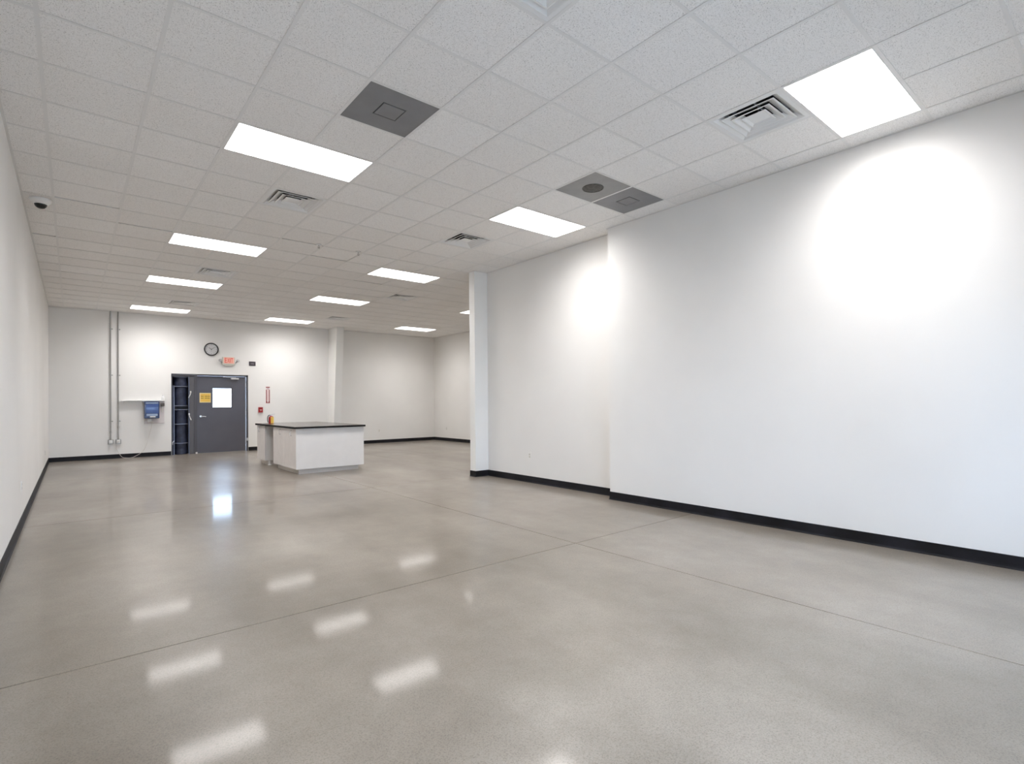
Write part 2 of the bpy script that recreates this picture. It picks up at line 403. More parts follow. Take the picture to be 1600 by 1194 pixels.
# tees across the room
for r in range(-8, 22):
    y = gy(r); b = BM(); xm = xmax(y)
    box(b, (XL, y-BW, HC+0.0003), (xm, y+BW, HC+TH-0.0001)); box(b, (XL, y-0.001, HC+TH), (xm, y+0.001, HC+0.03))
    obj('cross_tee', b, 'tbar', ceil_)
# perimeter angle
b = BM()
def angle(lo, hi): box(b, lo, hi)
AW = 0.018
angle((XL, YF, HC-0.001), (XL+AW, YB, HC+TH)); angle((XL, YB-AW, HC-0.001), (XR3, YB, HC+TH)); angle((XR1-AW, YF, HC-0.001), (XR1, YS+AW, HC+TH))
angle((XR1, YS, HC-0.001), (XR2, YS+AW, HC+TH)); angle((XR2-AW, YS, HC-0.001), (XR2, YP0, HC+TH)); angle((5.515-AW, YP0-AW, HC-0.001), (XR2, YP0, HC+TH))
angle((5.515-AW, YP0, HC-0.001), (5.515, YP1+AW, HC+TH)); angle((5.515, YP1, HC-0.001), (XR3, YP1+AW, HC+TH)); angle((XR3-AW, YP1, HC-0.001), (XR3, YB, HC+TH))
angle((x0-AW, YB-0.73, HC-0.001), (x0, YB, HC+TH)); angle((x0-AW, YB-0.73, HC-0.001), (x1+AW, YB-0.705, HC+TH)); angle((x1, YB-0.73, HC-0.001), (x1+AW, YB, HC+TH))
obj('perimeter_angle', b, 'angle', ceil_)
# tiles
def topix(P):
    d = Vector(P)-Vector((0, 0, EYE)); z = d.dot(Fv)
    if z < 0.2: return None
    return 800+FPX*d.dot(Rv)/z, 597+SHIFT-FPX*d.dot(U2)/z, z
def visible_area(x, y):
    q = topix((x, y, HC))
    if not q: return 0
    px, py, z = q
    if px < -60 or px > 1660 or py < -70: return 0
    if py > 540: return 0
    if x > XR2 and y < 17:
        # hidden behind the partition end
        if px > 745: return 0
    return 1/z**3
cells = []
for c in range(-1, 17):
    for r in range(-9, 22):
        xa, xb, ya, yb = gx(c), gx(c+1), gy(r), gy(r+1)
        xa = max(xa, XL+0.001); ya = max(ya, YF+0.001); yb = min(yb, YB-0.001)
        if yb-ya < 0.03: continue
        lim = max(xmax(ya+0.01), xmax(yb-0.01))
        xb = min(xb, lim-0.001)
        if xb-xa < 0.02 or (c, r) in occ: continue
        cells.append((visible_area((xa+xb)/2, (ya+yb)/2), c, r, xa, xb, ya, yb))
cells.sort(reverse=True)
TZ = HC+TH+0.0025; meshes = {}
rest = BM()
LIFT = {(0, 6): (0.007, 0.007), (1, 7): (0.007, -0.007), (-1, 9): (0.008, 0.0), (4, 6): (0.006, 0.006), (5, 7): (0.006, -0.006), (7, 9): (0.008, 0)}
for k, (s, c, r, xa, xb, ya, yb) in enumerate(cells):
    g = 0.0035; w_, d_ = xb-xa-2*g, yb-ya-2*g
    if k < 290 and s > 0:
        key = (round(w_, 3), round(d_, 3))
        if key not in meshes:
            b = BM(); box(b, (-w_/2, -d_/2, 0), (w_/2, d_/2, 0.016), 0.0015, 1)
            me = bpy.data.meshes.new('ceiling_tile'); b.to_mesh(me); b.free(); me.materials.append(M['tile']); meshes[key] = me
        o = bpy.data.objects.new('ceiling_tile', meshes[key]); C.objects.link(o); o.parent = ceil_
        o.location = ((xa+xb)/2, (ya+yb)/2, TZ)
        if (c, r) in LIFT:
            tx, ty = LIFT[(c, r)]; o.rotation_euler = (tx, ty, 0); o.location.z += 0.3048*(abs(tx)+abs(ty))
    else:
        box(rest, (xa+g, ya+g, TZ), (xb-g, yb-g, TZ+0.016))
o = obj('ceiling_tile_field', rest, 'tile', ceil_); o['kind'] = 'stuff'

# ================================================================== CEILING FIXTURES
def make_light(loc, label):
    t_ = thing('ceiling_light', label, 'ceiling light', loc, 'recessed two by four foot ceiling lights')
    hx, hy = G-BW-0.0006, G/2-BW-0.0006; z = TH
    b = BM(); f = 0.007
    for lo, hi in [((-hx, -hy, 0.0), (hx, -hy+f, 0.05)), ((-hx, hy-f, 0.0), (hx, hy, 0.05)), ((-hx, -hy+f, 0.0), (-hx+f, hy-f, 0.05)), ((hx-f, -hy+f, 0.0), (hx, hy-f, 0.05))]: box(b, lo, hi)
    box(b, (-hx, -hy, 0.05), (hx, hy, 0.055))
    obj('fixture_frame', b, 'white_metal', t_)
    b = BM(); box(b, (-hx+f, -hy+f, 0.004), (hx-f, hy-f, 0.010)); obj('diffuser', b, 'lamp', t_)
    return t_
LL = {(2, 2): 'nearest glowing ceiling panel of the left row, beside the first grey hatch',
      (2, 8): 'glowing ceiling panel second from the front in the left row, past the first vent',
      (2, 13): 'glowing ceiling panel third from the front in the left row',
      (2, 19): 'glowing ceiling panel of the left row right above the two wall conduits',
      (7, -4): 'largest glowing ceiling panel, at upper right by the long white wall',
      (7, 2): 'glowing ceiling panel right behind the round speaker panel, by the wall step',
      (7, 8): 'glowing ceiling panel of the right row in front of the partition end',
      (7, 13): 'glowing ceiling panel of the right row, fourth from the front',
      (7, 19): 'glowing ceiling panel farthest back in the right row, left of the pilaster',
      (13, 12): 'glowing ceiling panel mostly hidden behind the white partition end',
      (13, 18): 'glowing ceiling panel over the far right alcove corner',
      (2, -4): 'glowing ceiling panel above the entrance end, out of the picture'}
l0 = None
for c, r in LIGHTS:
    loc = (gx(c+1), gy(r)+G/2, HC)
    if l0 is None: l0 = make_light(loc, LL[(c, r)])
    else: dup(l0, loc, LL[(c, r)])

def frustum(b, ho, zo, hi_, zi, th=0.0015):
    # open square cone from half size ho at zo to hi_ at zi, with thickness
    for (A, za, B, zb, fl) in ((ho, zo, hi_, zi, 0), (ho-0.004, zo+0.001, hi_-0.004, zi, 1)):
        qa = [b.verts.new((sx*A, sy*A, za)) for sx, sy in ((-1, -1), (1, -1), (1, 1), (-1, 1))]
        qb = [b.verts.new((sx*B, sy*B, zb)) for sx, sy in ((-1, -1), (1, -1), (1, 1), (-1, 1))]
        for i in range(4): b.faces.new((qa[i], qa[(i+1) % 4], qb[(i+1) % 4], qb[i]))
        if not fl: la, lb = qa, qb
        else:
            for i in range(4):
                b.faces.new((la[i], la[(i+1) % 4], qa[(i+1) % 4], qa[i])); b.faces.new((lb[i], lb[(i+1) % 4], qb[(i+1) % 4], qb[i]))
def make_vent(loc, label):
    t_ = thing('air_diffuser', label, 'air vent', loc, 'four way louvred ceiling vents')
    h = G/2-BW-0.0006
    b = BM(); fo, fi = h, h-0.032                          # flat rim then throat
    for lo, hi in [((-fo, -fo), (fo, -fi)), ((-fo, fi), (fo, fo)), ((-fo, -fi), (-fi, fi)), ((fi, -fi), (fo, fi))]: box(b, (*lo, 0.0006), (*hi, 0.004))
    obj('rim', b, 'white_metal', t_)
    b = BM(); frustum(b, fi, 0.002, fi-0.052, 0.034); frustum(b, fi-0.053, 0.034, fi-0.054, 0.076); obj('throat', b, 'white_metal', t_)
    for (A, B) in ((0.208, 0.144), (0.148, 0.088), (0.091, 0.040)):
        b = BM(); frustum(b, A, 0.003, B, 0.003+(A-B)*0.56)
        for lo, hi in [((-A-0.011, -A-0.011), (A+0.011, -A)), ((-A-0.011, A), (A+0.011, A+0.011)), ((-A-0.011, -A), (-A, A)), ((A, -A), (A+0.011, A))]: box(b, (*lo, 0.0005), (*hi, 0.0035))
        if A < 0.1:
            q = [b.verts.new((sx*B, sy*B, 0.003+(A-B)*0.56)) for sx, sy in ((-1, -1), (1, -1), (1, 1), (-1, 1))]; b.faces.new(q)
            q = [b.verts.new((sx*(A-0.014), sy*(A-0.014), 0.012)) for sx, sy in ((-1, -1), (1, -1), (1, 1), (-1, 1))]; b.faces.new(q)
        bmesh.ops.recalc_face_normals(b, faces=b.faces)
        obj('louvre', b, 'white_metal', t_)
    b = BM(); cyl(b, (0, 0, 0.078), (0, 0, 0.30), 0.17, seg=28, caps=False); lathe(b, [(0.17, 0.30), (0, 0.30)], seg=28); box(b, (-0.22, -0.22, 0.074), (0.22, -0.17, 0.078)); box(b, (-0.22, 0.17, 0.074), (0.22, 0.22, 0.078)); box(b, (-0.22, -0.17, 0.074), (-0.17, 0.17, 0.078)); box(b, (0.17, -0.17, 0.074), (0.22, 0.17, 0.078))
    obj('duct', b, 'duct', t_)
    b = BM(); box(b, (-0.17, -0.006, 0.10), (0.17, 0.006, 0.112)); box(b, (-0.006, -0.17, 0.112), (0.006, 0.17, 0.124)); cyl(b, (0, 0, 0.058), (0, 0, 0.12), 0.008, seg=8)
    obj('damper_bar', b, 'duct_metal', t_)
    return t_
VL = {(3, 4): 'louvred ceiling vent behind the nearest left light panel', (3, 11): 'louvred ceiling vent between second and third left light panels',
      (3, 17): 'louvred ceiling vent farthest back on the left, before the last light panel', (7, -3): 'largest louvred ceiling vent, beside the biggest light panel at upper right',
      (7, 4): 'louvred ceiling vent in front of the wall step, past the right light panel', (9, 11): 'small louvred ceiling vent left of the partition end, behind the light panel',
      (9, 17): 'louvred ceiling vent farthest back, just in front of the pilaster', (3, -3): 'louvred ceiling vent cut off by the top edge of the photo'}
v0 = None
for c, r in VENTS:
    loc = (gx(c)+G/2, gy(r)+G/2, HC)
    if v0 is None: v0 = make_vent(loc, VL[(c, r)])
    else: dup(v0, loc, VL[(c, r)])

def access_panel(loc, label):
    t_ = thing('access_panel', label, 'ceiling panel', loc)
    h = G/2-BW-0.0006; k = 0.100; g = 0.009
    b = BM()
    for lo, hi in [((-h, -h), (h, -k)), ((-h, k), (h, h)), ((-h, -k), (-k, k)), ((k, -k), (h, k))]: box(b, (*lo, 0.001), (*hi, 0.006))
    obj('panel_plate', b, 'panel', t_)
    b = BM(); box(b, (-k-0.01, -k-0.01, 0.012), (k+0.01, k+0.01, 0.014)); obj('backing', b, 'black', t_)
    b = BM(); box(b, (-k+g, -k+g, -0.001), (k-g, k-g, 0.005), 0.001, 1); obj('hatch_door', b, 'panel', t_)
    return t_
access_panel((gx(3)+G/2, gy(0)+G/2, HC), 'dark grey square ceiling panel with a small hatch, above the nearest left light')
access_panel((gx(8)+G/2, gy(0)+G/2, HC), 'grey square ceiling panel with a small hatch beside the speaker panel')
t_ = thing('ceiling_speaker', 'grey square ceiling panel with a round dark speaker grille', 'speaker', (gx(7)+G/2, gy(0)+G/2, HC))
h = G/2-BW-0.0006
b = BM(); seg = 40; R_ = 0.118
ring = [b.verts.new((R_*math.cos(2*PI*i/seg), R_*math.sin(2*PI*i/seg), 0.001)) for i in range(seg)]
sq = []
for i in range(seg):
    a = 2*PI*i/seg; ca, sa = math.cos(a), math.sin(a); s_ = h/max(abs(ca), abs(sa)); sq.append(b.verts.new((ca*s_, sa*s_, 0.001)))
for i in range(seg): b.faces.new((ring[i], ring[(i+1) % seg], sq[(i+1) % seg], sq[i]))
ex = bmesh.ops.extrude_face_region(b, geom=b.faces[:]); bmesh.ops.translate(b, vec=(0, 0, 0.005), verts=[q for q in ex['geom'] if isinstance(q, bmesh.types.BMVert)])
bmesh.ops.recalc_face_normals(b, faces=b.faces); obj('panel_plate', b, 'panel_warm', t_)
b = BM(); lathe(b, [(0.118, 0.004), (0.116, -0.004), (0.108, -0.005), (0.104, -0.001)], seg=40); obj('grille_ring', b, 'grille', t_, True)
b = BM(); lathe(b, [(0.106, -0.001), (0.08, -0.004), (0.03, -0.006), (0, -0.006)], seg=40); obj('grille', b, 'grille', t_, True)

# dome camera
t_ = thing('dome_camera', 'white ceiling dome camera with a dark bubble, high on the left', 'security camera', (-0.275, 8.02, HC))
b = BM(); lathe(b, [(0, 0), (0.098, 0), (0.100, -0.008), (0.096, -0.026), (0.082, -0.042), (0.062, -0.047), (0, -0.047)], seg=36); obj('housing', b, 'white_plastic', t_, True)
b = BM(); lathe(b, [(0.058, -0.046), (0.058, -0.062), (0.050, -0.082), (0.034, -0.098), (0.016, -0.105), (0, -0.106)], seg=32); obj('bubble', b, 'smoked', t_, True)
b = BM(); lathe(b, [(0.058, -0.044), (0.066, -0.046), (0.064, -0.056), (0.0582, -0.060)], seg=32); obj('trim_ring', b, 'white_plastic', t_, True)
# sprinklers
def sprinkler(loc, label):
    t_ = thing('sprinkler_head', label, 'sprinkler', loc)
    b = BM(); lathe(b, [(0, 0.001), (0.038, 0.0), (0.034, -0.008), (0.012, -0.012), (0, -0.012)], seg=20); obj('escutcheon', b, 'white_metal', t_, True)
    b = BM(); cyl(b, (0, 0, -0.01), (0, 0, -0.028), 0.009, seg=10)
    for s in (-1, 1): tube(b, [(s*0.008, 0, -0.026), (s*0.016, 0, -0.038), (s*0.003, 0, -0.052)], 0.002, 6)
    cyl(b, (0, 0, -0.052), (0, 0, -0.054), 0.015, seg=14); obj('deflector', b, 'chrome', t_)
    return t_
sprinkler((gx(4.85), gy(6.9), HC-0.0005), 'tiny pendent sprinkler head in mid ceiling, the one nearer the left lights')
sprinkler((gx(5.85), gy(6.9), HC-0.0005), 'tiny pendent sprinkler head in mid ceiling, the one nearer the right lights')

# ================================================================== OUTLETS
def outlet(name, loc, rz, label):
    t_ = thing(name, label, 'outlet', loc); t_.rotation_euler = (0, 0, rz)
    b = BM(); box(b, (-0.036, -0.006, -0.058), (0.036, 0.0, 0.058), 0.002, 2); obj('cover_plate', b, 'white_plastic', t_)
    for s in (-1, 1):
        b = BM(); box(b, (-0.017, -0.0085, s*0.020-0.0145), (0.017, -0.005, s*0.020+0.0145), 0.002, 2)
        so = obj('socket', b, 'ivory', t_)
        b = BM()
        for q in (-1, 1): box(b, (q*0.0065-0.0012, -0.0088, s*0.020-0.003), (q*0.0065+0.0012, -0.0084, s*0.020+0.006))
        cyl(b, (0, -0.0084, s*0.020-0.008), (0, -0.0088, s*0.020-0.008), 0.0022, seg=8); obj('slot', b, 'black', so)
    return t_
outlet('wall_outlet', (XR2, 6.547, 0.442), -PI/2, 'white duplex outlet low on the recessed right wall')
outlet('wall_outlet', (XL, 7.96, 0.44), PI/2, 'white outlet low on the left wall, nearer the camera')
outlet('wall_outlet', (XL, 14.43, 0.36), PI/2, 'white outlet low on the left wall, close to the back corner')
outlet('wall_outlet', (7.90, YB, 0.411), 0, 'white outlet low on the back wall, right of the island')
outlet('wall_outlet', (XR3, 15.72, 0.43), -PI/2, 'white outlet low on the alcove side wall')

# ================================================================== DOORWAY
dr = thing('door_1', None, None, ((DX0+DX1)/2, YB, 0), kind='structure')
cx = (DX0+DX1)/2; ox, oy = cx, YB
def W(v): return (v[0]-ox, v[1]-oy, v[2])
def wb(b, lo, hi, bev=0.0, seg=2): box(b, W(lo), W(hi), bev, seg)
b = BM(); fw = 0.050; MX0, MX1 = 2.535, 2.597
wb(b, (DX0+0.002, YB-0.006, 0.0), (DX0+0.022, YB+0.17, DZ)); wb(b, (DX1-fw, YB-0.006, 0.0), (DX1-0.002, YB+0.17, DZ-0.002))
wb(b, (DX0+0.002, YB-0.006, DZ-0.045), (DX1-0.002, YB+0.17, DZ-0.002)); wb(b, (MX0, YB-0.004, 0.0), (MX1, YB+0.17, DZ-0.045))
wb(b, (DX1-fw-0.012, YB+0.10, 0.0), (DX1-fw, YB+0.17, DZ-0.045))
obj('door_frame', b, 'frame', dr)
# alcove lining on the left half
b = BM()
wb(b, (DX0+0.0, YB+0.165, 0.0), (DX0+0.022, YB+0.62, DZ)); wb(b, (MX0+0.01, YB+0.165, 0.0), (MX1, YB+0.62, DZ)); wb(b, (DX0, YB+0.165, DZ-0.045), (MX1, YB+0.62, DZ))
wb(b, (DX0, YB+0.42, 0.0), (MX1, YB+0.46, DZ)); wb(b, (2.430, YB+0.022, 0.0), (MX0, YB+0.06, DZ-0.045)); wb(b, (DX0+0.022, YB+0.022, 2.085), (2.430, YB+0.06, DZ-0.045)); obj('side_panel', b, 'leaf2', dr)
# active leaf with its lite
LX0, LX1, LZ0, LZ1 = 2.601, DX1-fw-0.014, 0.008, DZ-0.05
gxa, gxb, gza, gzb = 2.975, 3.450, 1.250, 1.776
ly0, ly1 = YB+0.030, YB+0.075
b = BM(); wb(b, (LX0, ly0, LZ0), (gxa, ly1, LZ1)); wb(b, (gxb, ly0, LZ0), (LX1, ly1, LZ1)); wb(b, (gxa, ly0, LZ0), (gxb, ly1, gza)); wb(b, (gxa, ly0, gzb), (gxb, ly1, LZ1))
leaf = obj('door_leaf', b, 'door', dr)
b = BM(); q = 0.018
for lo, hi in [((gxa-q, gza-q), (gxb+q, gza+0.004)), ((gxa-q, gzb-0.004), (gxb+q, gzb+q)), ((gxa-q, gza), (gxa+0.004, gzb)), ((gxb-0.004, gza), (gxb+q, gzb))]:
    wb(b, (lo[0], ly0-0.008, lo[1]), (hi[0], ly0+0.002, hi[1]))
obj('lite_frame', b, 'frame', leaf)
b = BM(); wb(b, (gxa, ly0+0.018, gza), (gxb, ly0+0.024, gzb)); obj('glass_pane', b, 'glass', leaf)
b = BM(); lathe(b, [(0, 0.0), (0.034, 0.0), (0.034, 0.006), (0.028, 0.012), (0.012, 0.014), (0.012, 0.045), (0, 0.047)], W((2.690, ly0, 1.005)), 'Y', 24)
tube(b, [W((2.690, ly0-0.042, 1.005)), W((2.72, ly0-0.046, 1.006)), W((2.76, ly0-0.046, 1.003)), W((2.805, ly0-0.040, 0.998))], 0.011, 10)
obj('lever_handle', b, 'chrome', leaf, True)
b = BM(); wb(b, (3.43, ly0-0.055, 2.030), (3.63, ly0, 2.072), 0.006, 2)
tube(b, [W((3.53, ly0-0.03, 2.074)), W((3.40, ly0-0.055, 2.082)), W((3.255, ly0-0.035, 2.094))], 0.008, 8, False)
wb(b, (3.235, ly0-0.05, 2.085), (3.275, ly0-0.0, 2.104), 0.003, 1); cyl(b, W((3.54, ly0-0.03, 2.07)), W((3.54, ly0-0.03, 2.088)), 0.014, seg=14)
obj('door_closer', b, 'silver', leaf)
for z in (0.28, 1.08, 1.88):
    b = BM(); cyl(b, W((LX1+0.006, ly0-0.006, z-0.055)), W((LX1+0.006, ly0-0.006, z+0.055)), 0.007, seg=10); obj('hinge', b, 'silver', leaf)
b = BM(); wb(b, (LX1-0.006, ly0-0.003, 0.01), (LX1+0.004, ly0+0.0, LZ1)); obj('edge_strip', b, 'silver', leaf)
b = BM(); wb(b, (LX0, ly0-0.002, 0.0), (LX1, YB+0.16, 0.007)); obj('threshold', b, 'conduit', dr)
b = BM(); wb(b, (DX1-0.045, YB-0.018, 0.29), (DX1-0.012, YB-0.006, 0.37), 0.002, 1); obj('strike_box', b, 'silver', dr)
b = BM(); box(b, (2.555-ox, -0.05, 0.0), (2.60-ox, -0.006, 0.045), 0.008, 2); obj('floor_stop', b, 'white_plastic', dr)
# white casing bead around the opening
b = BM()
for lo, hi in [((DX0-0.018, YB-0.004, 0.105), (DX0, YB+0.001, DZ+0.018)), ((DX1, YB-0.004, 0.105), (DX1+0.018, YB+0.001, DZ+0.018)), ((DX0-0.018, YB-0.004, DZ), (DX1+0.018, YB+0.001, DZ+0.018))]: box(b, lo, hi)
struct('trim_1', b, 'wall_edge', 'white corner bead around the dark doorway')

# rack and barrels in the left half of the doorway
t_ = thing('storage_rack', 'tall narrow dark rack with pale metal edges in the left half of the doorway', 'rack', (2.235, YB+0.20, 0))
def rb(b, lo, hi, bev=0, seg=1): box(b, (lo[0]-2.235, lo[1]-YB-0.20, lo[2]), (hi[0]-2.235, hi[1]-YB-0.20, hi[2]), bev, seg)
b = BM(); rb(b, (2.033, YB+0.02, 0), (2.066, YB+0.36, 1.83)); obj('dark_side_panel', b, 'barrel', t_)
for (xx, z1) in ((2.067, 1.845), (2.405, 2.080)):
    b = BM(); rb(b, (xx, YB+0.02, 0), (xx+0.012, YB+0.035, z1)); obj('post', b, 'rim', t_)
for z in (0.295, 0.805, 1.19, 1.30, 1.815, 2.065):
    b = BM(); seg = 14; n_ = []
    for i in range(seg+1):
        a = PI*i/seg; n_.append((-0.168*math.cos(a), -0.13-0.045*math.sin(a)))
    va = [b.verts.new((px_, py_, z)) for px_, py_ in n_] + [b.verts.new((0.168, 0.15, z)), b.verts.new((-0.168, 0.15, z))]
    f = b.faces.new(va); ex = bmesh.ops.extrude_face_region(b, geom=[f]); bmesh.ops.translate(b, vec=(0, 0, 0.013), verts=[q for q in ex['geom'] if isinstance(q, bmesh.types.BMVert)])
    bmesh.ops.recalc_face_normals(b, faces=b.faces); obj('shelf', b, 'rim', t_)
for (xx, z, s) in ((2.437, 1.60, 1), (2.425, 1.00, -1)):
    b = BM(); X = xx-2.235
    tube(b, [(X+0.012*s, -0.19, z+0.085), (X+0.014*s, -0.205, z+0.055), (X, -0.21, z), (X-0.018*s, -0.20, z-0.045), (X-0.035*s, -0.19, z-0.085)], 0.011, 8)
    lathe(b, [(0, -0.02), (0.017, -0.012), (0.02, 0.01), (0.014, 0.026), (0, 0.03)], (X+0.012*s, -0.19, z+0.07), 'Z', 12)
    obj('white_lever', b, 'white_plastic', t_, True)
b = BM(); tube(b, [(-0.205, -0.185, 0.27), (-0.20, -0.20, 0.33), (-0.165, -0.195, 0.375)], 0.010, 8); obj('bottom_lever', b, 'silver', t_, True)
BL = ['dark blue barrel on the doorway floor, lowest in the rack', 'dark blue barrel second from the floor in the doorway rack', 'short dark blue barrel at mid height of the doorway rack',
      'tallest dark blue barrel, below the top one in the doorway rack', 'small dark blue barrel topmost in the doorway rack']
for (za, zb), lb in zip([(0.0, 0.295), (0.308, 0.805), (0.818, 1.19), (1.313, 1.815), (1.828, 2.065)], BL):
    t_ = thing('storage_barrel', lb, 'barrel', (2.24, YB+0.205, za), 'barrels stacked in the doorway rack')
    hh = zb-za-0.002; b = BM(); r = 0.156
    lathe(b, [(0, 0.0), (r*0.93, 0), (r, 0.012), (r, hh*0.45), (r*0.975, hh*0.5), (r, hh*0.55), (r, hh-0.03), (r*0.95, hh-0.015), (0, hh-0.015)], seg=32); obj('body', b, 'barrel', t_, True)
    b = BM(); lathe(b, [(r*0.95, hh-0.022), (r*1.01, hh-0.016), (r*1.01, hh-0.004), (r*0.94, hh), (0, hh)], seg=32); obj('lid', b, 'barrel', t_, True)

# ================================================================== THINGS ON THE BACK WALL
# clock
t_ = thing('wall_clock', 'round wall clock with black rim and pale face above the doors', 'clock', (2.943, YB, 2.848))
b = BM(); lathe(b, [(0.150, 0.0), (0.176, 0.0), (0.180, 0.012), (0.176, 0.034), (0.166, 0.040), (0.154, 0.036), (0.150, 0.020)], axis='Y', seg=48); obj('rim', b, 'black', t_, True)
b = BM(); lathe(b, [(0.152, 0.0), (0.152, 0.016), (0, 0.016)], axis='Y', seg=48); obj('clock_face', b, 'face', t_)
for k in range(1, 13):
    a = PI/2 - k*PI/6; tb = text_bm(str(k), 0.034, 0.0006); move(tb, (0.124*math.cos(a), -0.0172, 0.124*math.sin(a)))
    obj('numeral', tb, 'hand', t_)
def hand(name, ang, L, wd, y):
    b = BM(); box(b, (-wd/2, y-0.002, -0.018), (wd/2, y, L))
    bmesh.ops.rotate(b, matrix=Matrix.Rotation(ang, 3, 'Y'), verts=b.verts); obj(name, b, 'hand', t_)
hand('hour_hand', math.radians(-54), 0.078, 0.009, -0.019); hand('minute_hand', math.radians(55), 0.108, 0.007, -0.022); hand('second_hand', math.radians(180), 0.06, 0.003, -0.025)
# exit sign
t_ = thing('exit_sign', 'lit red and white EXIT sign with two side lamps above the doors', 'exit sign', (3.370, YB, 2.550))
b = BM(); box(b, (-0.160, -0.055, -0.115), (0.160, 0, 0.105), 0.018, 3); box(b, (-0.11, -0.045, -0.140), (0.11, 0, -0.112), 0.008, 2); obj('housing', b, 'ivory', t_, True)
b = BM(); box(b, (-0.132, -0.0575, -0.078), (0.132, -0.054, 0.092), 0.001, 1); obj('lit_face', b, 'exit_face', t_)
for i, ch in enumerate('EXIT'):
    tb = text_bm(ch, 0.185, 0.0012)
    xsr = [v_.co.x for v_ in tb.verts]; kx = (0.046, 0.050, 0.013, 0.048)[i]/(max(xsr)-min(xsr))
    for v_ in tb.verts: v_.co.x *= kx
    xsr = [v_.co.x for v_ in tb.verts]; zs = [v_.co.z for v_ in tb.verts]
    move(tb, ((-0.078, -0.016, 0.028, 0.073)[i]-(min(xsr)+max(xsr))/2, -0.0590, 0.008-(min(zs)+max(zs))/2)); obj('letter', tb, 'exit_red', t_)
for s in (-1, 1):
    b = BM(); tube(b, [(s*0.15, -0.035, -0.06), (s*0.185, -0.045, -0.045), (s*0.205, -0.05, -0.01)], 0.009, 8)
    lathe(b, [(0, -0.028), (0.020, -0.026), (0.034, 0.0), (0.036, 0.022), (0.030, 0.024)], (s*0.222, -0.055, 0.004), 'Y', 20)
    lp = obj('lamp_head', b, 'lamp_head', t_, True)
    b = BM(); lathe(b, [(0.030, 0.020), (0.02, 0.026), (0, 0.028)], (s*0.222, -0.055, 0.004), 'Y', 20); obj('lens', b, 'silver', lp, True)
# small dark sign
t_ = thing('small_sign', 'small dark plum sign with pale lettering right of the EXIT sign', 'sign', (3.985, YB, 2.493))
b = BM(); box(b, (-0.087, -0.010, -0.062), (0.087, 0, 0.062), 0.002, 1); obj('sign_plate', b, 'dark_sign', t_)
b = glyph_row(BM(), -0.045, -0.012, -0.010, [(6, 0.016)], 0.024, 0.01); tag(obj('lettering', b, 'grey_print', t_), kind='stuff')
# extinguisher sign
t_ = thing('extinguisher_sign', 'tall narrow red sign with a white arrow pointing down', 'sign', (4.403, YB, 1.600))
b = BM(); box(b, (-0.064, -0.003, -0.262), (0.064, 0, 0.262)); obj('sign_plate', b, 'sign_white', t_)
b = BM()
for lo, hi in [((-0.052, -0.245), (-0.030, 0.150)), ((0.030, -0.245), (0.052, 0.150)), ((-0.052, 0.205), (0.052, 0.232)), ((-0.036, 0.165), (0.036, 0.178))]: box(b, (lo[0], -0.0045, lo[1]), (hi[0], -0.003, hi[1]))
for s in (-1, 1):
    q = [b.verts.new((s*0.031, -0.0045, -0.168)), b.verts.new((s*0.031, -0.0045, -0.245)), b.verts.new((0.0, -0.0045, -0.245))]; b.faces.new(q)
obj('red_print', b, 'darkred', t_)
b = BM(); box(b, (-0.030, -0.0040, -0.168), (0.030, -0.003, 0.150)); obj('arrow_shaft', b, 'pinkish', t_)
# pull station
t_ = thing('fire_alarm_pull', 'small red fire alarm pull station right of the doors', 'fire alarm', (4.198, YB, 1.163))
b = BM(); box(b, (-0.058, -0.045, -0.076), (0.058, 0, 0.076), 0.006, 2); obj('housing', b, 'red', t_)
b = BM(); box(b, (-0.030, -0.052, -0.006), (0.030, -0.044, 0.008), 0.002, 1); box(b, (-0.008, -0.052, -0.030), (0.008, -0.044, -0.005)); obj('pull_handle', b, 'pinkish', t_)
b = BM(); box(b, (-0.045, -0.047, 0.035), (0.045, -0.044, 0.060)); obj('name_strip', b, 'darkred', t_)
# yellow notice on the door
t_ = thing('door_notice', 'yellow notice taped to the dark door, left of its window', 'notice', (2.798, ly0, 1.515))
b = BM(); box(b, (-0.136, -0.002, -0.132), (0.136, 0, 0.132)); obj('paper', b, 'pale_yellow', t_)
b = BM(); box(b, (-0.114, -0.003, -0.110), (0.120, -0.002, 0.108)); obj('yellow_field', b, 'yellow', t_)
b = glyph_row(BM(), -0.102, 0.026, -0.003, [(4, 0.0185), (7, 0.0175)], 0.028, 0.016); glyph_row(b, -0.100, -0.026, -0.003, [(4, 0.0180), (7, 0.0170)], 0.026, 0.018); tag(obj('bold_lettering', b, 'ink', t_), kind='stuff')
b = glyph_row(BM(), -0.100, 0.080, -0.003, [(10, 0.011), (3, 0.012), (3, 0.011)], 0.010, 0.012, 0.001); tag(obj('fine_lettering', b, 'ink_faint', t_), kind='stuff')

